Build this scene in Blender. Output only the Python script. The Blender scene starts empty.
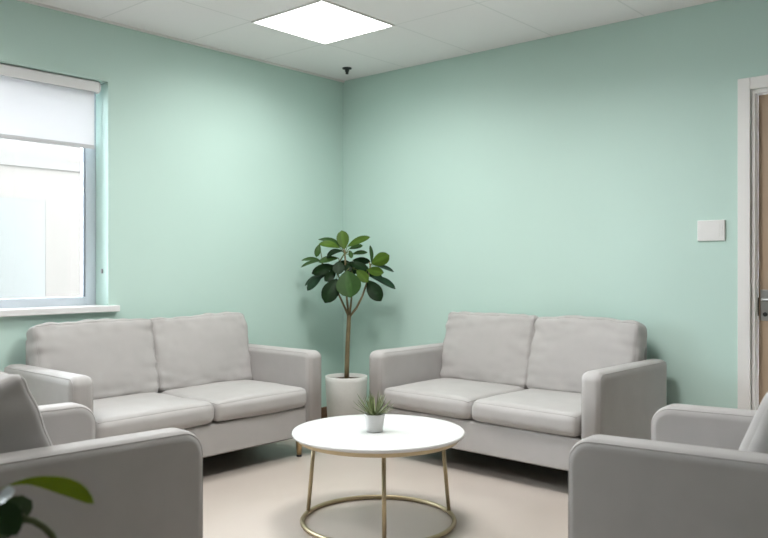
import bpy, bmesh, math, random
from math import sin, cos, pi, radians, sqrt, atan2
from mathutils import Vector, Matrix, noise

random.seed(7)
scene = bpy.context.scene
COL = scene.collection

# ------------------------------------------------------------------ helpers
def link(o, parent=None, loc=None, rz=None):
    COL.objects.link(o)
    if parent is not None:
        o.parent = parent
    if loc is not None:
        o.location = loc
    if rz is not None:
        o.rotation_euler = (0, 0, rz)
    return o

def tag(o, label, cat, group=None):
    o['label'] = label
    o['category'] = cat
    if group:
        o['group'] = group
    return o

def struct(o):
    o['kind'] = 'structure'
    return o

def empty(name, loc=(0, 0, 0), rz=0, parent=None):
    o = bpy.data.objects.new(name, None)
    o.empty_display_size = 0.1
    return link(o, parent, loc, rz)

def mesh_obj(name, bm, mat, parent=None, smooth=True, weighted=False, loc=None, rz=None, sub=0):
    bmesh.ops.recalc_face_normals(bm, faces=bm.faces[:])
    me = bpy.data.meshes.new(name)
    bm.to_mesh(me)
    bm.free()
    me.materials.append(mat)
    if smooth:
        for p in me.polygons:
            p.use_smooth = True
    o = bpy.data.objects.new(name, me)
    link(o, parent, loc, rz)
    if sub:
        m = o.modifiers.new('sub', 'SUBSURF')
        m.levels = sub
        m.render_levels = sub
    if weighted:
        m = o.modifiers.new('wn', 'WEIGHTED_NORMAL')
        m.keep_sharp = True
    return o

def add_box(bm, x0, x1, y0, y1, z0, z1, bevel=0.0, seg=3):
    r = bmesh.ops.create_cube(bm, size=1.0)
    vs = r['verts']
    for v in vs:
        v.co = Vector((x0 + (v.co.x + .5) * (x1 - x0), y0 + (v.co.y + .5) * (y1 - y0), z0 + (v.co.z + .5) * (z1 - z0)))
    if bevel > 0:
        es = list({e for v in vs for e in v.link_edges})
        bmesh.ops.bevel(bm, geom=es, offset=bevel, segments=seg, profile=.5, affect='EDGES')
    return bm

def box(name, dims, mat, parent=None, bevel=0.0, seg=3, **k):
    bm = bmesh.new()
    add_box(bm, *dims, bevel=bevel, seg=seg)
    return mesh_obj(name, bm, mat, parent, smooth=bevel > 0, weighted=bevel > 0, **k)

def add_tube(bm, pts, r, n=10, closed=False, r_end=None, caps=True):
    pts = [Vector(p) for p in pts]
    N = len(pts)
    rings = []
    up = None
    for i, p in enumerate(pts):
        if closed:
            t = (pts[(i + 1) % N] - pts[(i - 1) % N]).normalized()
        else:
            t = (pts[min(i + 1, N - 1)] - pts[max(i - 1, 0)]).normalized()
        if up is None:
            up = Vector((0, 0, 1)) if abs(t.z) < .9 else Vector((1, 0, 0))
        s = t.cross(up).normalized()
        up = s.cross(t).normalized()
        rr = r if r_end is None else r + (r_end - r) * i / (N - 1)
        rings.append([bm.verts.new(p + (s * cos(2 * pi * j / n) + up * sin(2 * pi * j / n)) * rr) for j in range(n)])
    M = N if closed else N - 1
    for i in range(M):
        a, b = rings[i], rings[(i + 1) % N]
        for j in range(n):
            bm.faces.new((a[j], a[(j + 1) % n], b[(j + 1) % n], b[j]))
    if not closed and caps:
        bm.faces.new(rings[0][::-1])
        bm.faces.new(rings[-1])
    return bm

def add_lathe(bm, prof, n=48, cap_bottom=False, cap_top=False, cx=0, cy=0):
    rings = []
    for r, z in prof:
        rings.append([bm.verts.new((cx + r * cos(2 * pi * j / n), cy + r * sin(2 * pi * j / n), z)) for j in range(n)])
    for a, b in zip(rings, rings[1:]):
        for j in range(n):
            bm.faces.new((a[j], a[(j + 1) % n], b[(j + 1) % n], b[j]))
    if cap_bottom:
        bm.faces.new(rings[0][::-1])
    if cap_top:
        bm.faces.new(rings[-1])
    return bm

# ------------------------------------------------------------------ materials
def new_mat(name):
    m = bpy.data.materials.new(name)
    m.use_nodes = True
    nt = m.node_tree
    b = nt.nodes['Principled BSDF']
    return m, nt, b

def noise_mat(name, col, var=.04, scale=30, rough=.6, bump=0.0, bump_scale=200, metallic=0.0, spec=.5, rough_var=0.0, sheen=0.0, coat=0.0):
    m, nt, b = new_mat(name)
    N, L = nt.nodes, nt.links
    tc = N.new('ShaderNodeTexCoord')
    nz = N.new('ShaderNodeTexNoise')
    nz.inputs['Scale'].default_value = scale
    nz.inputs['Detail'].default_value = 4
    L.new(tc.outputs['Object'], nz.inputs['Vector'])
    rp = N.new('ShaderNodeValToRGB')
    rp.color_ramp.elements[0].position = .3
    rp.color_ramp.elements[1].position = .7
    rp.color_ramp.elements[0].color = (*[max(0, c * (1 - var)) for c in col], 1)
    rp.color_ramp.elements[1].color = (*[min(1, c * (1 + var)) for c in col], 1)
    L.new(nz.outputs['Fac'], rp.inputs['Fac'])
    L.new(rp.outputs['Color'], b.inputs['Base Color'])
    b.inputs['Roughness'].default_value = rough
    b.inputs['Metallic'].default_value = metallic
    b.inputs['Specular IOR Level'].default_value = spec
    if sheen:
        b.inputs['Sheen Weight'].default_value = sheen
        b.inputs['Sheen Roughness'].default_value = .5
    if coat:
        b.inputs['Coat Weight'].default_value = coat
        b.inputs['Coat Roughness'].default_value = .08
    if bump:
        n2 = N.new('ShaderNodeTexNoise')
        n2.inputs['Scale'].default_value = bump_scale
        n2.inputs['Detail'].default_value = 3
        L.new(tc.outputs['Object'], n2.inputs['Vector'])
        bp = N.new('ShaderNodeBump')
        bp.inputs['Strength'].default_value = bump
        bp.inputs['Distance'].default_value = .002
        L.new(n2.outputs['Fac'], bp.inputs['Height'])
        L.new(bp.outputs['Normal'], b.inputs['Normal'])
    return m

def fabric_mat(name, col):
    m, nt, b = new_mat(name)
    N, L = nt.nodes, nt.links
    tc = N.new('ShaderNodeTexCoord')
    # woven thread pattern
    w1 = N.new('ShaderNodeTexWave'); w1.bands_direction = 'X'; w1.inputs['Scale'].default_value = 160; w1.inputs['Distortion'].default_value = 1.5
    w2 = N.new('ShaderNodeTexWave'); w2.bands_direction = 'Z'; w2.inputs['Scale'].default_value = 160; w2.inputs['Distortion'].default_value = 1.5
    nz = N.new('ShaderNodeTexNoise'); nz.inputs['Scale'].default_value = 9; nz.inputs['Detail'].default_value = 6
    for t in (w1, w2, nz):
        L.new(tc.outputs['Object'], t.inputs['Vector'])
    mx = N.new('ShaderNodeMath'); mx.operation = 'MULTIPLY'
    L.new(w1.outputs['Fac'], mx.inputs[0]); L.new(w2.outputs['Fac'], mx.inputs[1])
    rp = N.new('ShaderNodeValToRGB')
    rp.color_ramp.elements[0].position = .3; rp.color_ramp.elements[1].position = .72
    rp.color_ramp.elements[0].color = (*[c * .965 for c in col], 1)
    rp.color_ramp.elements[1].color = (*[c * 1.03 for c in col], 1)
    L.new(nz.outputs['Fac'], rp.inputs['Fac'])
    L.new(rp.outputs['Color'], b.inputs['Base Color'])
    b.inputs['Roughness'].default_value = .85
    b.inputs['Specular IOR Level'].default_value = .25
    b.inputs['Sheen Weight'].default_value = .12
    b.inputs['Sheen Roughness'].default_value = .4
    bp = N.new('ShaderNodeBump'); bp.inputs['Strength'].default_value = .12; bp.inputs['Distance'].default_value = .0015
    L.new(mx.outputs[0], bp.inputs['Height'])
    L.new(bp.outputs['Normal'], b.inputs['Normal'])
    return m

def emit_mat(name, col, s):
    m, nt, b = new_mat(name)
    b.inputs['Base Color'].default_value = (.9, .9, .9, 1)
    b.inputs['Emission Color'].default_value = (*col, 1)
    b.inputs['Emission Strength'].default_value = s
    return m

def wood_mat(name, c1, c2, scale=(14, 14, 1.2), rough=.5):
    m, nt, b = new_mat(name)
    N, L = nt.nodes, nt.links
    tc = N.new('ShaderNodeTexCoord')
    mp = N.new('ShaderNodeMapping'); mp.inputs['Scale'].default_value = scale
    nz = N.new('ShaderNodeTexNoise'); nz.inputs['Scale'].default_value = 3; nz.inputs['Detail'].default_value = 8; nz.inputs['Distortion'].default_value = .6
    rp = N.new('ShaderNodeValToRGB')
    rp.color_ramp.elements[0].position = .35; rp.color_ramp.elements[1].position = .68
    rp.color_ramp.elements[0].color = (*c1, 1); rp.color_ramp.elements[1].color = (*c2, 1)
    L.new(tc.outputs['Object'], mp.inputs['Vector']); L.new(mp.outputs['Vector'], nz.inputs['Vector'])
    L.new(nz.outputs['Fac'], rp.inputs['Fac']); L.new(rp.outputs['Color'], b.inputs['Base Color'])
    b.inputs['Roughness'].default_value = rough
    return m

def leaf_mat(name, rough=.35, spec=.3):
    m, nt, b = new_mat(name)
    N, L = nt.nodes, nt.links
    at = N.new('ShaderNodeVertexColor'); at.layer_name = 'tint'
    tc = N.new('ShaderNodeTexCoord')
    nz = N.new('ShaderNodeTexNoise'); nz.inputs['Scale'].default_value = 25
    L.new(tc.outputs['Object'], nz.inputs['Vector'])
    rp = N.new('ShaderNodeValToRGB')
    rp.color_ramp.elements[0].color = (.8, .8, .8, 1); rp.color_ramp.elements[1].color = (1.15, 1.15, 1.15, 1)
    L.new(nz.outputs['Fac'], rp.inputs['Fac'])
    mx = N.new('ShaderNodeMix'); mx.data_type = 'RGBA'; mx.blend_type = 'MULTIPLY'; mx.inputs['Factor'].default_value = 1
    L.new(at.outputs['Color'], mx.inputs['A']); L.new(rp.outputs['Color'], mx.inputs['B'])
    L.new(mx.outputs['Result'], b.inputs['Base Color'])
    b.inputs['Roughness'].default_value = rough
    b.inputs['Specular IOR Level'].default_value = spec
    return m

WALL = (.557, .732, .668)
M = {}
M['wall'] = noise_mat('wall_paint', WALL, var=.012, scale=2.0, rough=.6, bump=.05, bump_scale=180, spec=.3)
M['grey_wall'] = noise_mat('grey_green_bounce_cut', (.33, .37, .345), var=.01, scale=2, rough=.7)  # unseen walls, darkened to cut bounce light on the near armchairs
M['ceiling'] = None
M['trim'] = noise_mat('white_gloss_paint', (.84, .82, .80), var=.01, scale=4, rough=.4)
M['sill'] = noise_mat('sill_white', (.80, .79, .79), var=.01, scale=4, rough=.35)
M['frame'] = noise_mat('window_frame_grey', (.60, .66, .72), var=.01, scale=4, rough=.4)
M['gasket'] = noise_mat('dark_gasket', (.10, .12, .14), var=.02, scale=4, rough=.6)
M['fabric'] = fabric_mat('grey_woven_fabric', (.465, .445, .435))
M['piping'] = fabric_mat('grey_piping_fabric', (.43, .41, .40))
M['gold'] = noise_mat('brushed_brass', (.47, .385, .25), var=.03, scale=40, rough=.38, metallic=.85)
M['bronze'] = noise_mat('leg_brass', (.50, .36, .19), var=.05, scale=40, rough=.35, metallic=.8)
M['dark'] = noise_mat('dark_rubber_and_shade', (.02, .02, .02), var=.05, scale=10, rough=.6)  # foot caps, and the added shade sheets under the seats
M['table'] = noise_mat('white_lacquer', (.80, .795, .785), var=.006, scale=5, rough=.22, coat=.3)
M['pot'] = noise_mat('white_stoneware', (.80, .78, .75), var=.02, scale=60, rough=.65, bump=.08, bump_scale=120)
M['small_pot'] = noise_mat('grey_white_ceramic', (.62, .62, .61), var=.015, scale=40, rough=.45)
M['soil'] = noise_mat('soil', (.085, .05, .03), var=.5, scale=70, rough=.95, bump=.8, bump_scale=90)
M['bark'] = wood_mat('bark', (.18, .14, .075), (.29, .23, .125), scale=(20, 20, 6), rough=.8)
M['stem'] = noise_mat('green_stem', (.085, .10, .04), var=.2, scale=30, rough=.6)
M['leaf'] = leaf_mat('leaf_green', .42, .12)
M['succ'] = leaf_mat('succulent_green', .45)
M['gleaf'] = leaf_mat('glossy_leaf', .25)
M['door'] = wood_mat('door_beech', (.50, .375, .26), (.57, .43, .305), scale=(10, 10, .7), rough=.5)
M['brown'] = wood_mat('skirting_brown', (.17, .095, .055), (.26, .15, .09), scale=(3, 3, 30), rough=.5)
M['steel'] = noise_mat('satin_steel', (.42, .42, .42), var=.02, scale=60, rough=.35, metallic=.8)
M['plastic'] = noise_mat('white_plastic', (.82, .81, .80), var=.005, scale=10, rough=.35)
M['black_metal'] = noise_mat('black_metal', (.035, .04, .04), var=.1, scale=40, rough=.4, metallic=.4)
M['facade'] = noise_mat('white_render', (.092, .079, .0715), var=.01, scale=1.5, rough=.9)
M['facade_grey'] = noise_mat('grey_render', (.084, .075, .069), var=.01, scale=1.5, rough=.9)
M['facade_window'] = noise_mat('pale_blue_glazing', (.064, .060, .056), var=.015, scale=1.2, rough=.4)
M['paving'] = noise_mat('pale_paving', (.5, .5, .48), var=.06, scale=3, rough=.9)

# blind: slightly translucent white cloth
m, nt, b = new_mat('blind_cloth')
N, L = nt.nodes, nt.links
tr = N.new('ShaderNodeBsdfTranslucent'); tr.inputs['Color'].default_value = (.9, .9, .92, 1)
df = N.new('ShaderNodeBsdfDiffuse')
wv = N.new('ShaderNodeTexWave'); wv.bands_direction = 'Z'; wv.inputs['Scale'].default_value = 120
tc = N.new('ShaderNodeTexCoord'); L.new(tc.outputs['Object'], wv.inputs['Vector'])
rp = N.new('ShaderNodeValToRGB'); rp.color_ramp.elements[0].color = (.87, .865, .87, 1); rp.color_ramp.elements[1].color = (.90, .895, .90, 1)
L.new(wv.outputs['Fac'], rp.inputs['Fac']); L.new(rp.outputs['Color'], df.inputs['Color'])
ms = N.new('ShaderNodeMixShader'); ms.inputs['Fac'].default_value = .3
L.new(df.outputs[0], ms.inputs[1]); L.new(tr.outputs[0], ms.inputs[2]); L.new(ms.outputs[0], N['Material Output'].inputs['Surface'])
M['blind'] = m
M['blind_bar'] = noise_mat('blind_bar_grey', (.60, .60, .62), var=.01, scale=10, rough=.5)

# clear pane
m, nt, b = new_mat('clear_glass')
N, L = nt.nodes, nt.links
tp = N.new('ShaderNodeBsdfTransparent'); tp.inputs['Color'].default_value = (.97, .972, .97, 1)
gl = N.new('ShaderNodeBsdfGlossy'); gl.inputs['Roughness'].default_value = .02
fr = N.new('ShaderNodeFresnel'); fr.inputs['IOR'].default_value = 1.35
ms = N.new('ShaderNodeMixShader')
L.new(fr.outputs[0], ms.inputs['Fac']); L.new(tp.outputs[0], ms.inputs[1]); L.new(gl.outputs[0], ms.inputs[2])
L.new(ms.outputs[0], N['Material Output'].inputs['Surface'])
M['glass'] = m

# ceiling tiles: white mineral tiles, thin grey joints on a 0.62 x 0.635 m grid
m, nt, b = new_mat('ceiling_tiles')
N, L = nt.nodes, nt.links
tc = N.new('ShaderNodeTexCoord'); sp = N.new('ShaderNodeSeparateXYZ'); L.new(tc.outputs['Object'], sp.inputs[0])
def grid_line(out, off, step):
    a = N.new('ShaderNodeMath'); a.operation = 'SUBTRACT'; L.new(out, a.inputs[0]); a.inputs[1].default_value = off - step * .5
    d = N.new('ShaderNodeMath'); d.operation = 'DIVIDE'; L.new(a.outputs[0], d.inputs[0]); d.inputs[1].default_value = step
    f = N.new('ShaderNodeMath'); f.operation = 'FRACT'; L.new(d.outputs[0], f.inputs[0])
    s = N.new('ShaderNodeMath'); s.operation = 'SUBTRACT'; L.new(f.outputs[0], s.inputs[0]); s.inputs[1].default_value = .5
    ab = N.new('ShaderNodeMath'); ab.operation = 'ABSOLUTE'; L.new(s.outputs[0], ab.inputs[0])
    lt = N.new('ShaderNodeMath'); lt.operation = 'LESS_THAN'; L.new(ab.outputs[0], lt.inputs[0]); lt.inputs[1].default_value = .006 / step
    return lt.outputs[0]
GX0, GXS, GY0, GYS = .04, .62, -.222, .635
gx = grid_line(sp.outputs['X'], GX0, GXS); gy = grid_line(sp.outputs['Y'], GY0, GYS)
mxx = N.new('ShaderNodeMath'); mxx.operation = 'MAXIMUM'; L.new(gx, mxx.inputs[0]); L.new(gy, mxx.inputs[1])
nz = N.new('ShaderNodeTexNoise'); nz.inputs['Scale'].default_value = 140; L.new(tc.outputs['Object'], nz.inputs['Vector'])
rp = N.new('ShaderNodeValToRGB'); rp.color_ramp.elements[0].color = (.89, .855, .86, 1); rp.color_ramp.elements[1].color = (.92, .885, .89, 1)
L.new(nz.outputs['Fac'], rp.inputs['Fac'])
jm = N.new('ShaderNodeMath'); jm.operation = 'LESS_THAN'; jm.inputs[1].default_value = -.5; L.new(sp.outputs['Y'], jm.inputs[0])
jx = N.new('ShaderNodeMath'); jx.operation = 'MULTIPLY'; L.new(gy, jx.inputs[0]); L.new(jm.outputs[0], jx.inputs[1])
jn = N.new('ShaderNodeMath'); jn.operation = 'GREATER_THAN'; jn.inputs[1].default_value = .3; L.new(sp.outputs['X'], jn.inputs[0])
jy = N.new('ShaderNodeMath'); jy.operation = 'MULTIPLY'; L.new(gx, jy.inputs[0]); L.new(jn.outputs[0], jy.inputs[1])
jm2 = N.new('ShaderNodeMath'); jm2.operation = 'MAXIMUM'; L.new(jx.outputs[0], jm2.inputs[0]); L.new(jy.outputs[0], jm2.inputs[1])
mc = N.new('ShaderNodeMix'); mc.data_type = 'RGBA'; L.new(jm2.outputs[0], mc.inputs['Factor'])
L.new(rp.outputs['Color'], mc.inputs['A']); mc.inputs['B'].default_value = (.80, .775, .775, 1)
L.new(mc.outputs['Result'], b.inputs['Base Color']); b.inputs['Roughness'].default_value = .9
M['ceiling'] = m

# floor: pale satin vinyl
m, nt, b = new_mat('floor_vinyl')
N, L = nt.nodes, nt.links
tc = N.new('ShaderNodeTexCoord')
n1 = N.new('ShaderNodeTexNoise'); n1.inputs['Scale'].default_value = 1.2; n1.inputs['Detail'].default_value = 5
n2 = N.new('ShaderNodeTexNoise'); n2.inputs['Scale'].default_value = 160
L.new(tc.outputs['Object'], n1.inputs['Vector']); L.new(tc.outputs['Object'], n2.inputs['Vector'])
r1 = N.new('ShaderNodeValToRGB'); r1.color_ramp.elements[0].position = .3; r1.color_ramp.elements[1].position = .7
r1.color_ramp.elements[0].color = (.545, .475, .42, 1); r1.color_ramp.elements[1].color = (.58, .51, .46, 1)
r2 = N.new('ShaderNodeValToRGB'); r2.color_ramp.elements[0].color = (.95, .95, .95, 1); r2.color_ramp.elements[1].color = (1.04, 1.04, 1.04, 1)
L.new(n1.outputs['Fac'], r1.inputs['Fac']); L.new(n2.outputs['Fac'], r2.inputs['Fac'])
mx = N.new('ShaderNodeMix'); mx.data_type = 'RGBA'; mx.blend_type = 'MULTIPLY'; mx.inputs['Factor'].default_value = 1
L.new(r1.outputs['Color'], mx.inputs['A']); L.new(r2.outputs['Color'], mx.inputs['B']); L.new(mx.outputs['Result'], b.inputs['Base Color'])
b.inputs['Roughness'].default_value = .3; b.inputs['Specular IOR Level'].default_value = .5
M['floor'] = m

# ------------------------------------------------------------------ room shell
H = 2.705
RX, RY = 5.6, -6.2          # right wall, front wall (behind the camera)
T = .24
WY0, WY1, WZ0, WZ1 = -3.95, -2.068, .95, 2.335      # window recess in the left wall
DX0, DX1, DZ1 = 3.12, 4.08, 2.175                   # door opening in the back wall

def shell(name, boxes, mat):
    bm = bmesh.new()
    for d in boxes:
        add_box(bm, *d)
    return struct(mesh_obj(name, bm, mat, smooth=False))

shell('floor', [(-.0, RX, RY, .0, -.1, 0)], M['floor'])
shell('ceiling', [(0, RX, RY, 0, H, H + .1)], M['ceiling'])
shell('wall_left', [(-T, 0, WY1, 0, 0, H), (-T, 0, RY, WY0, 0, H), (-T, 0, WY0, WY1, 0, WZ0), (-T, 0, WY0, WY1, WZ1, H)], M['wall'])
shell('wall_back', [(-T, DX0, 0, T, 0, H), (DX1, RX + T, 0, T, 0, H), (DX0, DX1, 0, T, DZ1, H)], M['wall'])
shell('wall_right', [(RX, RX + T, RY, 0, 0, H)], M['grey_wall'])
shell('wall_front', [(-T, RX + T, RY - T, RY, 0, H)], M['grey_wall'])
shell('baseboard_left', [(0, .012, RY, 0, 0, .096)], M['brown'])
shell('baseboard_back', [(.012, DX0 - .075, -.012, 0, 0, .06), (DX1 + .075, RX, -.012, 0, 0, .06)], M['brown'])
shell('trim_1', [(0, .018, RY, 0, H - .012, H)], M['trim'])

# window
win = struct(empty('window_1', (-.12, (WY0 + WY1) / 2, WZ0)))
def part_at(root, name, boxes, mat, bevel=0.0, parent=None):
    off = Vector(root.location)
    bm = bmesh.new()
    for d in boxes:
        add_box(bm, d[0] - off.x, d[1] - off.x, d[2] - off.y, d[3] - off.y, d[4] - off.z, d[5] - off.z, bevel=bevel, seg=2)
    return mesh_obj(name, bm, mat, parent or root, smooth=bevel > 0, weighted=bevel > 0)
fx0, fx1 = -.215, -.145
fw = .066
ym = -3.05
part_at(win, 'window_frame', [(fx0, fx1, WY1 - fw, WY1, WZ0, WZ1), (fx0, fx1, WY0, WY0 + fw, WZ0, WZ1),
                              (fx0, fx1, WY0 + fw, WY1 - fw, WZ0, WZ0 + fw), (fx0, fx1, WY0 + fw, WY1 - fw, WZ1 - fw, WZ1),
                              (fx0, fx1, ym - .04, ym + .04, WZ0 + fw, WZ1 - fw)], M['frame'], bevel=.004)
g = .007
def gasket_boxes(a, b):
    z0, z1 = WZ0 + fw, WZ1 - fw
    return [(-.170, -.153, b - g, b, z0, z1), (-.170, -.153, a, a + g, z0, z1), (-.170, -.153, a + g, b - g, z1 - g, z1)]
part_at(win, 'gasket', gasket_boxes(ym + .04, WY1 - fw) + gasket_boxes(WY0 + fw, ym - .04), M['gasket'])
part_at(win, 'glass_pane', [(-.188, -.182, ym + .04, WY1 - fw, WZ0 + fw, WZ1 - fw)], M['glass'])
part_at(win, 'glass_pane', [(-.188, -.182, WY0 + fw, ym - .04, WZ0 + fw, WZ1 - fw)], M['glass'])
part_at(win, 'window_sill', [(-.145, .04, WY0 - .07, WY1 + .058, .926, .964)], M['sill'], bevel=.004)
hd = part_at(win, 'window_handle', [(-.145, -.133, -3.066, -3.034, 1.13, 1.26)], M['steel'], bevel=.003)
part_at(win, 'lever', [(-.133, -.115, -3.06, -3.04, 1.18, 1.30)], M['steel'], bevel=.004, parent=hd)

# roller blind in the window recess
rb = empty('roller_blind', (-.055, (WY0 + WY1) / 2, 2.297))
tag(rb, 'white roller blind drawn partway down inside the window recess', 'blind')
yb0, yb1 = WY0 + .02, -2.112
bm = bmesh.new()
yc = (WY0 + WY1) / 2
add_tube(bm, [(0, yb0 - yc, 0), (0, yb1 - yc, 0)], .027, n=24)
mesh_obj('roller', bm, M['blind_bar'], rb)
part_at(rb, 'cassette', [(-.030, -.026, yb0, yb1, 2.266, 2.330), (-.088, -.026, yb0, yb1, 2.327, 2.331)], M['sill'])
for ye in (yb0 - .008, yb1):
    bm = bmesh.new()
    add_tube(bm, [(0, ye - yc, 0), (0, ye + .008 - yc, 0)], .034, n=24)
    mesh_obj('end_cap', bm, M['sill'], rb)
part_at(rb, 'blind_cloth', [(-.066, -.0645, yb0 + .012, yb1 - .012, 1.945, 2.30)], M['blind'])
part_at(rb, 'bottom_bar', [(-.072, -.058, yb0 + .012, yb1 - .012, 1.922, 1.946)], M['blind_bar'], bevel=.004)
bm = bmesh.new()
add_box(bm, -.005, .005, -.006, .006, -.014, .014, bevel=.003)
ch = mesh_obj('chain_clip', bm, M['steel'], loc=(-.062, WY1 - .0063, 1.175), smooth=True)
tag(ch, 'tiny grey blind chain clip fixed to the side of the window recess', 'clip')

# door
dr = struct(empty('door_1', ((DX0 + DX1) / 2, .05, 0)))
cw = .066
cas0 = DX0 - cw
bm = bmesh.new()
def d_box(x0, x1, y0, y1, z0, z1, bevel=.003):
    add_box(bm, x0 - dr.location.x, x1 - dr.location.x, y0 - dr.location.y, y1 - dr.location.y, z0, z1, bevel=bevel, seg=2)
d_box(cas0, DX0, -.018, .0, 0, DZ1 + cw); d_box(DX1, DX1 + cw, -.018, .0, 0, DZ1 + cw); d_box(DX0, DX1, -.018, .0, DZ1, DZ1 + cw)
mesh_obj('door_casing', bm, M['trim'], dr, weighted=True)
bm = bmesh.new()
d_box(DX0, DX0 + .022, .0, .16, 0, DZ1); d_box(DX1 - .022, DX1, .0, .16, 0, DZ1); d_box(DX0 + .022, DX1 - .022, .0, .16, DZ1 - .022, DZ1)
mesh_obj('door_jamb', bm, M['trim'], dr, weighted=True)
bm = bmesh.new()
d_box(DX0 + .026, DX1 - .026, .05, .094, .006, DZ1 - .026, .002)
leaf = mesh_obj('door_leaf', bm, M['door'], dr, weighted=True)
bm = bmesh.new()
hx = DX0 + .036
d_box(hx, hx + .055, .042, .05, .905, 1.075, .003)
hp = mesh_obj('handle', bm, M['steel'], leaf, weighted=True)
bm = bmesh.new()
add_tube(bm, [(hx + .026 - dr.location.x, -.008, 1.022), (hx + .026 - dr.location.x, -.055, 1.022), (hx + .03 - dr.location.x, -.062, 1.022), (hx + .15 - dr.location.x, -.062, 1.022)], .010, n=12)
mesh_obj('lever', bm, M['steel'], hp)
bm = bmesh.new()
add_tube(bm, [(hx + .026 - dr.location.x, -.0075, .94), (hx + .026 - dr.location.x, -.013, .94)], .012, n=16)
mesh_obj('keyhole', bm, M['black_metal'], hp)
bm = bmesh.new()
d_box(DX0 + .0225, DX0 + .0255, .046, .09, .93, 1.03, 0)
mesh_obj('strike_plate', bm, M['black_metal'], dr, smooth=False)

# light switch
sw = empty('light_switch', (2.909, 0, 1.407))
tag(sw, 'square-edged white double light switch plate on the green wall beside the door', 'light switch')
box('switch_plate', (-.077, .077, -.012, 0, -.059, .059), M['plastic'], sw, bevel=.004)
box('rocker', (-.062, .0485, -.0132, -.012, -.045, .045), M['plastic'], sw, bevel=.0015)
box('rocker', (.051, .064, -.0128, -.012, -.045, .045), M['plastic'], sw, bevel=.001)

# ceiling lights
PANEL_SPREAD = 160
lm = emit_mat('light_diffuser', (1.0, 1.0, .985), 6.0)
def ceiling_light(name, x0, x1, y0, y1, label, watts):
    r = empty(name, ((x0 + x1) / 2, (y0 + y1) / 2, H))
    tag(r, label, 'ceiling light', 'ceiling light panels')
    w, d = (x1 - x0) / 2, (y1 - y0) / 2
    bm = bmesh.new()
    t = .012
    for b_ in ((-w, w, -d, -d + t), (-w, w, d - t, d), (-w, -w + t, -d + t, d - t), (w - t, w, -d + t, d - t)):
        add_box(bm, *b_, -.008, 0)
    mesh_obj('light_frame', bm, M['trim'], r, smooth=False)
    bm = bmesh.new()
    add_box(bm, -w + t, w - t, -d + t, d - t, -.006, 0)
    mesh_obj('diffuser', bm, lm, r, smooth=False)
    ld = bpy.data.lights.new('panel_lamp', 'AREA')
    ld.shape = 'RECTANGLE'; ld.size = 2 * w - .05; ld.size_y = 2 * d - .05
    ld.energy = watts; ld.spread = radians(PANEL_SPREAD); ld.color = (1.0, 1.0, .985)
    link(bpy.data.objects.new('panel_lamp', ld), r, (0, 0, -.012))
    return r
lx0, lx1 = GX0 + GXS, GX0 + 2 * GXS
ly0, ly1 = GY0 - 2 * GYS, GY0 - GYS
ceiling_light('ceiling_light', lx0, lx1, ly0, ly1, 'bright square ceiling light panel near the corner of the room', 11.5)
for i, (dx, dy, lb) in enumerate([(2, -1, 'added unseen ceiling light panel above the round coffee table'), (0, -4, 'added unseen ceiling light panel near the window')]):
    ceiling_light('ceiling_light', lx0 + dx * GXS, lx1 + dx * GXS, ly0 + dy * GYS, ly1 + dy * GYS, lb, (28.5, 21.0)[i])  # unseen panels added and powered to shape the light on the walls

# sprinkler
sp_ = empty('sprinkler', (.318, -.287, H))
tag(sp_, 'small black sprinkler head on the ceiling near the corner', 'sprinkler')
bm = bmesh.new(); add_lathe(bm, [(.012, -.012), (.034, -.008), (.036, 0)], n=32, cap_bottom=True, cap_top=True)
mesh_obj('ceiling_plate', bm, M['black_metal'], sp_)
bm = bmesh.new(); add_lathe(bm, [(.016, -.006), (.016, -.026), (.011, -.028), (.011, -.046)], n=24, cap_bottom=True, cap_top=True)
mesh_obj('nozzle', bm, M['black_metal'], sp_)

# ------------------------------------------------------------------ upholstery
def ease(s, k=.75):
    return (1 - k) * s + k * sin(s * pi / 2)

def cushion_map(p, half, r, puff, seed, wr):
    """unit-cube point -> rounded, puffed, wrinkled cushion surface"""
    a = Vector((p[0] * half[0], p[1] * half[1], p[2] * half[2]))
    inner = Vector([max(-(h - r), min(h - r, c)) for c, h in zip(a, half)])
    n = a - inner
    n = n.normalized() if n.length > 1e-9 else Vector((0, 0, 0))
    q = inner + n * r
    u, v, w = p
    def dome(s, t):
        return max(0, (1 - abs(s) ** 2.4)) * max(0, (1 - abs(t) ** 2.4))
    q.x += (1 if u > 0 else -1) * abs(u) ** 6 * puff[0] * dome(v, w)
    q.y += (1 if v > 0 else -1) * abs(v) ** 6 * puff[1] * dome(u, w)
    q.z += (1 if w > 0 else -1) * abs(w) ** 6 * puff[2] * dome(u, v)
    # broad lumps + creases that gather near the ends
    s = Vector((seed * 3.1, seed * 1.7, seed * .9))
    l = noise.noise(q * 3.2 + s) * .006 * wr
    edge = max(abs(u), abs(w) if half[2] > half[1] else abs(u)) ** 3
    c = noise.noise(Vector((q.x * 7, q.y * 7, q.z * 22)) + s) * .0055 + noise.noise(Vector((q.x * 16 + q.z * 14, q.y * 10, q.z * 15 - q.x * 12)) + s) * .0045
    q += n * (l + c * edge * wr)
    return q

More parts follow.
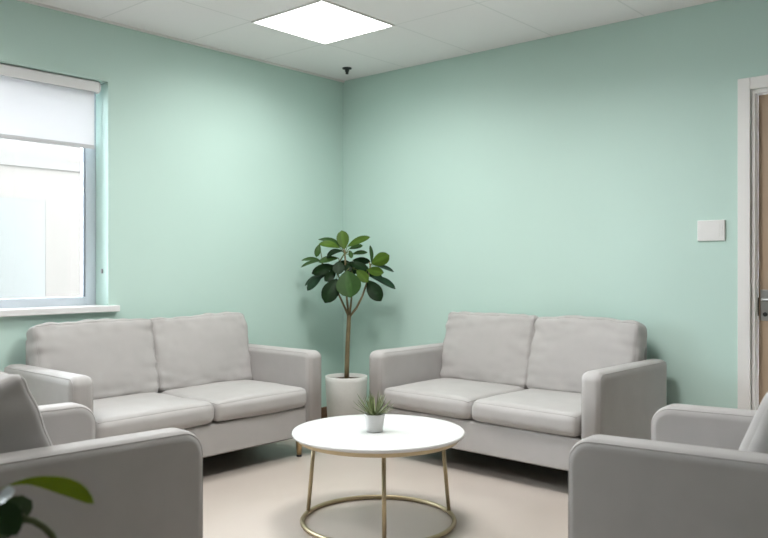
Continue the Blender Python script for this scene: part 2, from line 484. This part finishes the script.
def cushion(name, w, d, h, r, puff, parent, mat, seed=1.0, wr=1.0, loc=(0, 0, 0), lean=0.0, n=34, piping=(1, -1), pipe_axis=2):
    bm = bmesh.new()
    half = (w / 2, d / 2, h / 2)
    bmesh.ops.create_cube(bm, size=2.0)
    bmesh.ops.subdivide_edges(bm, edges=bm.edges[:], cuts=n, use_grid_fill=True)
    R = Matrix.Rotation(lean, 4, 'X')
    off = Vector(loc)
    for v in bm.verts:
        p = tuple(ease(max(-1, min(1, c))) for c in v.co)
        v.co = R @ cushion_map(p, half, r, puff, seed, wr) + off
    o = mesh_obj(name, bm, mat, parent, sub=1)
    # piping loops along the seams
    bm = bmesh.new()
    K = 24
    for sgn in piping:
        pts = []
        def add(s, t):
            if pipe_axis == 2:
                p = (s, t, sgn)
            else:
                p = (s, sgn, t)
            pts.append(R @ cushion_map(p, half, r, puff, seed, wr) + off)
        for i in range(K): add(ease(-1 + 2 * i / K), -1)
        for i in range(K): add(1, ease(-1 + 2 * i / K))
        for i in range(K): add(ease(1 - 2 * i / K), 1)
        for i in range(K): add(-1, ease(1 - 2 * i / K))
        add_tube(bm, pts, .0026, n=6, closed=True)
    mesh_obj('piping', bm, M['piping'], o)
    return o

def arm(parent, xc, t, y_front, y_back, z0, z1, r1, r2, bev, slope=0.0):
    """upholstered arm slab: rounded side outline swept across its thickness, with piped edges"""
    def outline(ins):
        pts = []
        yf, yb, zb, zt = y_front + ins, y_back - ins, z0 + ins, z1 - ins
        ra, rb_ = max(.004, r1 - ins), max(.004, r2 - ins)
        S = 10
        for i in range(S + 1):
            a = pi + (-pi / 2) * i / S
            pts.append((yf + ra + ra * cos(a), zt - ra + ra * sin(a)))
        for i in range(S + 1):
            a = pi / 2 - (pi / 2) * i / S
            pts.append((yb - rb_ + rb_ * cos(a), zt - rb_ + rb_ * sin(a)))
        pts += [(yb, zb), (yf, zb)]
        def sl(y, z):
            k = max(0, (z - z0) / (z1 - z0))
            return z + slope * k * (y - y_front) / (y_back - y_front)
        return [(y, sl(y, z)) for y, z in pts]
    bm = bmesh.new()
    S = 6
    rings = []
    for side in (-1, 1):
        seq = []
        for i in range(S + 1):
            a = (pi / 2) * i / S
            seq.append((side * (t / 2 - bev + bev * sin(a)), bev - bev * cos(a)))   # from flank start outward to edge cap
        if side == -1:
            seq = [(x, ins) for x, ins in reversed(seq)]
        rings += seq
    vr = []
    for x, ins in rings:
        vr.append([bm.verts.new((xc + x, y, z)) for y, z in outline(ins)])
    n = len(vr[0])
    for a, b_ in zip(vr, vr[1:]):
        for j in range(n):
            bm.faces.new((a[j], a[(j + 1) % n], b_[(j + 1) % n], b_[j]))
    bm.faces.new(vr[0][::-1]); bm.faces.new(vr[-1])
    o = mesh_obj('arm', bm, M['fabric'], parent, weighted=True)
    bm = bmesh.new()
    k = bev * (1 - .7071)
    for side in (-1, 1):
        pl = outline(k)
        path = [pl[-1]] + pl[:-1]
        pts = [(xc + side * (t / 2 - k), y, z) for y, z in path]
        add_tube(bm, pts, .0022, n=6)
    mesh_obj('piping', bm, M['piping'], o)
    return o

def tapered_leg(parent, x, y, z1, tilt=(0, 0)):
    bm = bmesh.new()
    add_tube(bm, [(x + tilt[0], y + tilt[1], .012), (x, y, z1)], .0155, n=16, r_end=.023)
    o = mesh_obj('leg', bm, M['bronze'], parent)
    bm = bmesh.new()
    add_tube(bm, [(x + tilt[0], y + tilt[1], 0), (x + tilt[0], y + tilt[1], .012)], .0165, n=16)
    f = mesh_obj('foot_cap', bm, M['dark'], o)
    f['label'] = 'dark foot cap'
    return o

def make_sofa(name, label, W, loc, rz, seed, D=.80):
    s = empty(name, loc, rz)
    tag(s, label, 'sofa', 'two-seat grey sofas')
    t = .13
    zb = .133
    arm(s, -(W / 2 - t / 2), t, -D, -.02, zb, .665, .05, .03, .044)
    arm(s, W / 2 - t / 2, t, -D, -.02, zb, .665, .05, .03, .044)
    iw = W / 2 - t
    box('base', (-iw + .002, iw - .002, -D + .022, -.05, zb, .312), M['fabric'], s, bevel=.012)
    box('underside_shade', (-W / 2 + .03, W / 2 - .03, -D + .05, -.04, zb - .008, zb + .004), M['dark'], s, bevel=.002)  # added dark sheet, deepens the shade under the sofa
    box('back_panel', (-iw + .002, iw - .002, -.05, -.008, zb + .02, .80), M['fabric'], s, bevel=.02)
    for i, sg in enumerate((-1, 1)):
        cushion('seat_cushion', iw - .002, D - .15, .122, .044, (.0, .010, .018), s, M['fabric'], seed=seed + i * 2.3, wr=.8, loc=(sg * iw / 2, -D / 2 - .083, .379))
    for i, sg in enumerate((-1, 1)):
        cushion('back_cushion', iw + .014, .122, .465, .032, (.012, .022, .012), s, M['fabric'], seed=seed + 5 + i * 3.7, wr=2.0, loc=(sg * (iw / 2 + .004), -.148, .648), lean=radians(-14), pipe_axis=1)
    for x in (-1, 1):
        tapered_leg(s, x * (W / 2 - .16), -D + .06, zb)
        tapered_leg(s, x * (W / 2 - .16), -.10, zb)
    return s

make_sofa('sofa', 'grey fabric two-seat sofa below the window, against the left wall', 1.70, (.02, -1.876, 0), radians(90), 1.0)
make_sofa('sofa', 'grey fabric two-seat sofa against the back wall, between potted tree and door', 1.64, (1.877, -.034, 0), radians(-1.7), 11.0, D=.838)

def make_armchair(name, label, W, loc, rz, seed, slope, cr, cy):
    s = empty(name, loc, rz)
    tag(s, label, 'armchair', 'grey armchairs')
    t, D, zb = .125, .84, .128
    arm(s, -(W / 2 - t / 2), t, -D, -.02, zb, .665, .082, .04, .034, slope=slope)
    arm(s, W / 2 - t / 2, t, -D, -.02, zb, .665, .082, .04, .034, slope=slope)
    iw = W / 2 - t
    box('base', (-iw + .002, iw - .002, -D + .022, -.05, zb, .295), M['fabric'], s, bevel=.012)
    box('underside_shade', (-W / 2 + .03, W / 2 - .03, -D + .05, -.04, zb - .008, zb + .004), M['dark'], s, bevel=.002)  # same added dark sheet, for the shade below the chair
    box('back_panel', (-iw + .002, iw - .002, -.095, 0, zb + .02, .80), M['fabric'], s, bevel=.03)
    cushion('seat_cushion', 2 * iw - .004, .60, .135, .034, (0, .008, .016), s, M['fabric'], seed=seed, wr=.8, loc=(0, -D + .295, .363))
    cushion('back_cushion', 2 * iw + .004, .20, .47, cr, (.004, .022, .004), s, M['fabric'], seed=seed + 4, wr=.75, loc=(0, cy, .634), lean=radians(-21), pipe_axis=1, piping=((1, -1) if cr < .05 else (1,)))
    for x in (-1, 1):
        for y in (-D + .06, -.10):
            tapered_leg(s, x * (W / 2 - .12), y, zb)
    return s

ch_l = make_armchair('armchair', 'grey armchair on the window side, leafy plant in front of its arm', .852, (1.866 - .84 * sin(radians(1.5)), -3.005 - .84, 0), radians(180 - 1.5), 21.0, .012, .03, -.292)
ch_r = make_armchair('armchair', 'grey armchair with pale back cushion, on the door side of the room', .855, (3.230 + .84 * cos(radians(2.5)), -1.925 + .84 * sin(radians(2.5)), 0), radians(-90 + 2.5), 31.0, .018, .065, -.262)

# ------------------------------------------------------------------ coffee table
YAW = 0.717931            # heading of the photograph, 41.1 degrees left of +Y
RT = Vector((cos(YAW), sin(YAW), 0)); FW = Vector((-sin(YAW), cos(YAW), 0)); UP = Vector((0, 0, 1))
TX, TY, TZ = 1.987, -1.813, .432
tb = empty('coffee_table', (TX, TY, 0), YAW)
tag(tb, 'round white coffee table on a brass hoop base, middle of the room', 'table')
bm = bmesh.new()
add_lathe(bm, [(.392, TZ - .020), (.402, TZ - .018), (.4065, TZ - .012), (.4065, TZ - .006), (.4035, TZ - .001), (.398, TZ)], n=128, cap_bottom=True, cap_top=True)
mesh_obj('tabletop', bm, M['table'], tb, weighted=True)
bm = bmesh.new()
add_lathe(bm, [(.365, TZ - .020), (.365, TZ - .041), (.377, TZ - .041), (.377, TZ - .020)], n=96)
mesh_obj('rim_band', bm, M['gold'], tb, weighted=True)
bm = bmesh.new()
add_tube(bm, [(.357 * cos(2 * pi * i / 96), .357 * sin(2 * pi * i / 96), .0115) for i in range(96)], .0112, n=14, closed=True)
mesh_obj('base_ring', bm, M['gold'], tb)
for a in (17, 163, 274.5):
    a = radians(a)
    bm = bmesh.new()
    add_tube(bm, [(.357 * cos(a), .357 * sin(a), .012), (.32 * cos(a), .32 * sin(a), TZ - .021)], .0098, n=14)
    mesh_obj('leg', bm, M['gold'], tb)

# ------------------------------------------------------------------ leaves
def add_leaf(bm, lay, base, tip, width, side, nrm, tint, droop=.0, fold=.12, shape='obovate', nu=8, nv=4):
    base, tip = Vector(base), Vector(tip)
    ax = tip - base
    Lh = ax.length
    grid = []
    for i in range(nu + 1):
        t = i / nu
        if shape == 'obovate':
            wv_ = (sin(pi * min(1, t ** 1.25)) ** .6) if 0 < t < 1 else .04
        elif shape == 'lance':
            wv_ = (sin(pi * t ** .8) ** .9) if 0 < t < 1 else .02
        else:
            wv_ = (1 - t) ** .8 * (.75 + .6 * t) if t < 1 else .01
        c = base + ax * t + nrm * (droop * Lh * 4 * t * (1 - t))
        row = []
        for j in range(-nv, nv + 1):
            s = j / nv
            p = c + side * (s * width * .5 * wv_) + nrm * (fold * width * (abs(s) ** 1.3) * wv_)
            row.append(bm.verts.new(p))
        grid.append(row)
    for a, b_ in zip(grid, grid[1:]):
        for j in range(2 * nv):
            f = bm.faces.new((a[j], a[j + 1], b_[j + 1], b_[j]))
            mid = abs(j - nv + .5) < 1
            for lp in f.loops:
                k = 1.25 if mid and nv > 2 else 1.0
                lp[lay] = (tint[0] * k, tint[1] * k, tint[2] * k, 1)

# potted tree in the corner
tree = empty('potted_tree', (.405, -.385, 0))
tag(tree, 'small broad-leaved tree in a tall round white pot, corner of the room', 'potted plant')
bm = bmesh.new()
add_lathe(bm, [(.128, 0), (.136, .004), (.155, .36), (.1565, .392), (.153, .396), (.146, .394), (.143, .36), (.14, .34)], n=64, cap_bottom=True)
mesh_obj('pot', bm, M['pot'], tree)
bm = bmesh.new()
add_lathe(bm, [(.143, .366), (.10, .372), (.05, .376), (.02, .378)], n=40, cap_top=True)
for v in bm.verts:
    v.co.z += .006 * noise.noise(v.co * 40)
mesh_obj('soil', bm, M['soil'], tree)
PX = 5.86 / 790            # metres per photograph pixel at the tree
def tl(x, y, d=0.0):      # offsets measured on the photograph, d = towards the viewer
    return RT * ((x - 346) * PX) + UP * (1.2 - (y - 267) * PX) - FW * d
def zl(x, y, d=0.0):      # the same from the enlarged crown
    return tl(290 + x / 6.98, 225 + y / 6.98, d)
bm = bmesh.new()
add_tube(bm, [tl(346.3, 379), tl(346.6, 365), tl(347.2, 345), tl(348, 330), tl(348.7, 315)], .0185, n=12, r_end=.0155)
for pts in ([(348.7, 317, 0), (344, 306, .02), (339, 295, .03), (334, 284, .04), (329, 276, .03)],
            [(348.7, 317, 0), (347, 305, -.02), (346, 294, -.02), (345.5, 275, 0), (345, 258, .02), (344, 249, .02)],
            [(348.7, 317, 0), (350.5, 305, .03), (352, 292, .04), (354, 280, .05)],
            [(348.7, 317, 0), (356, 308, .01), (362, 296, .0), (367, 281, 0), (370, 266, .02), (369, 262, .02)]):
    add_tube(bm, [tl(*p) for p in pts], .0095, n=8, r_end=.005)
mesh_obj('trunk', bm, M['bark'], tree)
BR, MD, DK, BL = (.062, .118, .015), (.036, .082, .018), (.007, .022, .006), (.018, .046, .024)  # brighter tints mix young growth with light from above painted in
bm = bmesh.new()
lay = bm.loops.layers.float_color.new('tint')
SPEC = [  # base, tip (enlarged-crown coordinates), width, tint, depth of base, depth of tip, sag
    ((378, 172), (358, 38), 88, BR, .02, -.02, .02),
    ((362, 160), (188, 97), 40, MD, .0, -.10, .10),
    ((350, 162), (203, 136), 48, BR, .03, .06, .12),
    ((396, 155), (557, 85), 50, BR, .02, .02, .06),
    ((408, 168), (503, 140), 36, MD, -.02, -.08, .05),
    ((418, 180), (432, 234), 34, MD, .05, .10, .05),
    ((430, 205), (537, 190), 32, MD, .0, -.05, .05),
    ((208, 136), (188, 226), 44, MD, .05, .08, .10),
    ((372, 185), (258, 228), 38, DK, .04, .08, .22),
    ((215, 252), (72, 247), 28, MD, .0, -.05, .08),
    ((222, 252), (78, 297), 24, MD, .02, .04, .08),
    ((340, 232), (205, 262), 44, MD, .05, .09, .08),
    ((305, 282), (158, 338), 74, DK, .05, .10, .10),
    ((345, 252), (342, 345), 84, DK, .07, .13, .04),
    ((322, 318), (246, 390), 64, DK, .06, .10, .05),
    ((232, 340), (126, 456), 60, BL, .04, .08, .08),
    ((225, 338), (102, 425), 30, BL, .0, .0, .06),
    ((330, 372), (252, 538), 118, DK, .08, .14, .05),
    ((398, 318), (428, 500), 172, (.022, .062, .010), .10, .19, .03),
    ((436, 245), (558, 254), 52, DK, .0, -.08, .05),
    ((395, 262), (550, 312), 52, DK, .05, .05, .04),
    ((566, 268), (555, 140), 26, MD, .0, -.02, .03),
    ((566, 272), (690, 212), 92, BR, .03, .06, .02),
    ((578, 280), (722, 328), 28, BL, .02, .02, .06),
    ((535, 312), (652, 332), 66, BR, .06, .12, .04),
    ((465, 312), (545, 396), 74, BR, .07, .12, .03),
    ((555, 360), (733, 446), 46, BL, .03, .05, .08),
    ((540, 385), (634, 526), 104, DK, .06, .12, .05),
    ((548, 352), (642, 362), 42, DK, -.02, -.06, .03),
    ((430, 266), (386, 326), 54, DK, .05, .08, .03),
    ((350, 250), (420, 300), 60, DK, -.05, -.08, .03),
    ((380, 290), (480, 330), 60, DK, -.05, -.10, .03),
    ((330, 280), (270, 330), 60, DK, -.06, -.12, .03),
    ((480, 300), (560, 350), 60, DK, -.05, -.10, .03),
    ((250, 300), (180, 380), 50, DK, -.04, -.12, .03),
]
VW = -FW
for b_, t_, w_, col_, d0, d1, sag in SPEC:
    p0, p1 = zl(*b_, d0), zl(*t_, d1)
    ax = (p1 - p0).normalized()
    px = ((t_[0] - b_[0]) ** 2 + (t_[1] - b_[1]) ** 2) ** .5
    wr_ = max(w_, .42 * px)
    s0 = ax.cross(VW).normalized()
    th = math.acos(min(1, w_ / wr_))
    q = ax.cross(s0).normalized()
    if q.dot(VW) < 0: q = -q
    s_ = s0 * cos(th) + q * sin(th) * (1 if s0.dot(UP) < 0 else -1)
    nrm = ax.cross(s_).normalized()
    if nrm.dot(UP) < 0: nrm = -nrm
    k = random.uniform(.88, 1.12)
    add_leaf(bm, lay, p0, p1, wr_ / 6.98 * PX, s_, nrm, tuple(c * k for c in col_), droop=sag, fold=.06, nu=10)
# leaf stalks
n_leaf_faces = len(bm.faces)
HUB = [((380, 200), .01), ((345, 255), .04), ((235, 300), .03), ((330, 330), .05), ((560, 275), .02), ((420, 290), .05), ((520, 350), .03)]
for b_, t_, w_, col_, d0, d1, sag in SPEC:
    h0, hd0 = min(HUB, key=lambda h: (h[0][0] - b_[0]) ** 2 + (h[0][1] - b_[1]) ** 2)
    add_tube(bm, [zl(*h0, hd0), zl((h0[0] + b_[0]) / 2, (h0[1] + b_[1]) / 2 + 3, (hd0 + d0) / 2), zl(*b_, d0)], .0035, n=6, r_end=.0025)
for h0, h1 in (((380, 200), (345, 255)), ((345, 255), (385, 300)), ((235, 300), (275, 360)), ((330, 330), (345, 380)), ((560, 275), (555, 290)), ((420, 290), (445, 385)), ((520, 350), (545, 370))):
    add_tube(bm, [zl(*h0, .03), zl(*h1, .02)], .005, n=6)
bm.faces.ensure_lookup_table()
for f in bm.faces[n_leaf_faces:]:
    for lp in f.loops:
        lp[lay] = (.15, .17, .06, 1)
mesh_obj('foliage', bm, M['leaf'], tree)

# succulent on the table
su = empty('potted_succulent', (1.997, -1.852, TZ), 0)
su.scale = (1.05, 1.05, 1.05)
tag(su, 'small spiky succulent in a grey-white pot on the coffee table', 'potted plant')
bm = bmesh.new()
add_lathe(bm, [(.033, 0), (.0365, .003), (.0462, .072), (.0468, .077), (.0455, .079), (.0428, .078), (.042, .07), (.041, .062)], n=48, cap_bottom=True)
mesh_obj('pot', bm, M['small_pot'], su)
bm = bmesh.new()
add_lathe(bm, [(.0425, .068), (.02, .071), (.006, .072)], n=24, cap_top=True)
mesh_obj('soil', bm, M['soil'], su)
bm = bmesh.new()
lay = bm.loops.layers.float_color.new('tint')
for ring, (cnt, el, ln, wd) in enumerate([(11, 24, .100, .013), (12, 40, .110, .014), (11, 54, .112, .014), (8, 68, .112, .013), (4, 82, .105, .012)]):
    for i in range(cnt):
        az = 2 * pi * (i + .5 * (ring % 2)) / cnt + random.uniform(-.2, .2)
        e = radians(el + random.uniform(-7, 7))
        l_ = ln * random.uniform(.85, 1.15)
        dirh = Vector((cos(az), sin(az), 0))
        ax = dirh * cos(e) + UP * sin(e)
        base = Vector((0, 0, .070)) + dirh * .010
        side = UP.cross(dirh).normalized()
        nrm = ax.cross(side).normalized()
        if nrm.z < 0: nrm = -nrm
        k = random.uniform(.75, 1.3)
        add_leaf(bm, lay, base, base + ax * l_, wd, side, nrm, (.16 * k, .195 * k, .085 * k), droop=-.05, fold=.28, shape='spike', nu=6, nv=2)
mesh_obj('rosette', bm, M['succ'], su)

# plant beside the near armchair, only its upper leaves reach into the picture
PC = Vector((3.00, -4.02, 0))
fp = empty('leafy_plant', PC)
tag(fp, 'leafy plant with one bright arching leaf, in front of the armchair by the window', 'potted plant')
bm = bmesh.new()
add_lathe(bm, [(.10, 0), (.105, .004), (.135, .30), (.136, .32), (.128, .32), (.124, .30), (.12, .28)], n=48, cap_bottom=True)
mesh_obj('pot', bm, M['pot'], fp)
bm = bmesh.new()
add_lathe(bm, [(.122, .29), (.06, .296), (.02, .297)], n=32, cap_top=True)
mesh_obj('soil', bm, M['soil'], fp)
def fw_(x, y, d=1.30):    # photograph measurement -> place relative to the plant's base
    a = RT * ((x - 384) / 790 * d) + FW * d + UP * (-(y - 267) / 790 * d)
    return Vector((4.459, -4.603, 1.2)) + a - PC
bm = bmesh.new()
lay = bm.loops.layers.float_color.new('tint')
def curved_leaf(pts, width, tint, tilt, shape='lance', fold=.1, ex=1.5):
    """leaf along a polyline; tilt turns the blade about its own axis (0 = faces the viewer)"""
    P_ = [Vector(p) for p in pts]
    n_ = len(P_); nv = 4; rows = []
    U = 14
    def at(t):
        f_ = t * (n_ - 1); i = min(int(f_), n_ - 2); u = f_ - i
        p0 = P_[max(i - 1, 0)]; p1 = P_[i]; p2 = P_[i + 1]; p3 = P_[min(i + 2, n_ - 1)]
        return .5 * ((2 * p1) + (p2 - p0) * u + (2 * p0 - 5 * p1 + 4 * p2 - p3) * u * u + (3 * p1 - p0 - 3 * p2 + p3) * u ** 3)
    for i in range(U + 1):
        t = i / U
        c = at(t); ax = (at(min(1, t + .02)) - at(max(0, t - .02))).normalized()
        s0 = ax.cross(VW).normalized(); q = ax.cross(s0).normalized()
        if q.dot(VW) < 0: q = -q
        sd = s0 * cos(tilt) + q * sin(tilt)
        nr = ax.cross(sd).normalized()
        if nr.dot(UP) < 0: nr = -nr
        wv_ = (sin(pi * t ** ex) ** .9) if 0 < t < 1 else .03
        rows.append([bm.verts.new(c + sd * (j / nv * width * .5 * wv_) + nr * fold * width * (abs(j / nv) ** 1.4) * wv_) for j in range(-nv, nv + 1)])
    for a, b_ in zip(rows, rows[1:]):
        for j in range(2 * nv):
            f = bm.faces.new((a[j], a[j + 1], b_[j + 1], b_[j]))
            for lp in f.loops: lp[lay] = (*tint, 1)
curved_leaf([fw_(-8, 493), fw_(12, 484.5), fw_(32, 481), fw_(55, 484), fw_(77, 491), fw_(94, 504)], .028, (.30, .41, .02), radians(28), fold=.02, ex=2.1)
DG = (.03, .065, .022)
curved_leaf([fw_(-14, 560, 1.28), fw_(-6, 538, 1.27), fw_(-1, 524, 1.26), fw_(4, 509, 1.27)], .05, DG, radians(15))
curved_leaf([fw_(-20, 545, 1.3), fw_(-4, 522, 1.3), fw_(8, 511, 1.3), fw_(23, 505, 1.31), fw_(27, 517, 1.32)], .034, (.075, .12, .06), radians(10))
curved_leaf([fw_(-10, 520, 1.25), fw_(-3, 514, 1.25), fw_(7, 519, 1.25), fw_(17, 535, 1.25)], .050, DG, radians(20))
curved_leaf([fw_(-30, 540, 1.33), fw_(-22, 505, 1.35), fw_(-20, 480, 1.38), fw_(-34, 458, 1.42)], .05, (.06, .12, .03), radians(10))
curved_leaf([fw_(-40, 540, 1.3), fw_(-62, 515, 1.25), fw_(-90, 508, 1.2), fw_(-120, 522, 1.16)], .055, (.06, .12, .03), radians(30))
curved_leaf([fw_(-38, 560, 1.35), fw_(-50, 530, 1.42), fw_(-62, 515, 1.5), fw_(-70, 520, 1.58)], .055, (.05, .10, .03), radians(30))
mesh_obj('foliage', bm, M['gleaf'], fp)
bm = bmesh.new()
def stem_to(p, r=.0035):
    p = Vector(p); b0 = Vector((p.x * .15, p.y * .15, .285)); mid = b0.lerp(p, .55) + Vector((-p.x, -p.y, 0)) * .12
    add_tube(bm, [b0, b0.lerp(mid, .5), mid, mid.lerp(p, .55), p], r, n=8, r_end=r * .8)
for p in (fw_(-6, 492), fw_(-14, 560, 1.28), fw_(-20, 545), fw_(-10, 520, 1.25), fw_(-30, 540, 1.33), fw_(-40, 540), fw_(-38, 560, 1.35)):
    stem_to(p)
add_tube(bm, [fw_(24, 519, 1.3), fw_(34, 521, 1.3), fw_(44, 527, 1.3), fw_(52, 535, 1.3), fw_(57, 548, 1.3), fw_(58, 562, 1.3)], .0062, n=8, r_end=.0058)
add_tube(bm, [fw_(-14, 540, 1.3), fw_(4, 523, 1.3), fw_(24, 519, 1.3)], .005, n=8, r_end=.0075)
mesh_obj('stems', bm, M['stem'], fp)
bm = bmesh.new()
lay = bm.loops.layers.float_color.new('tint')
curved_leaf([fw_(-8, 508, 1.27), fw_(-1, 501, 1.265), fw_(7, 495, 1.26), fw_(15, 491, 1.26)], .034, (.82, .88, .95), radians(55))  # extra pale blade paints the glossy reflection on a dark leaf
sp2 = mesh_obj('leaf_glint', bm, M['gleaf'], fp)
sp2['label'] = 'pale leaf shape painted as a glossy highlight'

# ------------------------------------------------------------------ outside the window
bd = empty('building', (-3.5, -1.5, 0))
tag(bd, 'white building facade with a pale blue glazed opening, outside the window', 'building')
def bparts(name, boxes, mat):
    return part_at(bd, name, boxes, mat)
bparts('facade', [(-3.9, -3.5, -2.6, 5, -.3, .86), (-3.9, -3.5, -2.6, 5, 1.885, 3.3), (-3.9, -3.5, -.775, 5, .86, 1.885), (-3.9, -3.5, -2.6, -2.2, .86, 1.885)], M['facade'])
bparts('glazed_panel', [(-3.56, -3.503, -2.2, -.775, .86, 1.885)], M['facade_window'])
bparts('ledge', [(-3.5, -3.48, -2.6, 5, 2.21, 2.30)], M['facade_grey'])
bparts('upper_band', [(-3.5, -3.485, -2.6, -.55, 2.30, 2.62)], M['facade_grey'])
shell('ground', [(-12, -T, -14, 10, -.4, -.3)], M['paving'])

# ------------------------------------------------------------------ light
w = bpy.data.worlds.new('sky'); scene.world = w
w.use_nodes = True
bg = w.node_tree.nodes['Background']
bg.inputs['Color'].default_value = (.84, .93, 1.0, 1)
bg.inputs['Strength'].default_value = 17.0

# ------------------------------------------------------------------ camera
cd = bpy.data.cameras.new('camera')
cam = bpy.data.objects.new('camera', cd)
COL.objects.link(cam)
cam.location = (4.459, -4.603, 1.2)
cam.rotation_euler = (pi / 2, 0, YAW)
cd.sensor_width = 36
cd.lens = 790 / 768 * 36
cd.shift_y = -2 / 768
cd.clip_start = .05
cd.dof.use_dof = True
cd.dof.focus_distance = 4.3
cd.dof.aperture_fstop = 3.8
scene.camera = cam
scene.view_settings.view_transform = 'Standard'
scene.view_settings.look = 'None'
scene.view_settings.exposure = 0.08
scene.view_settings.gamma = 1
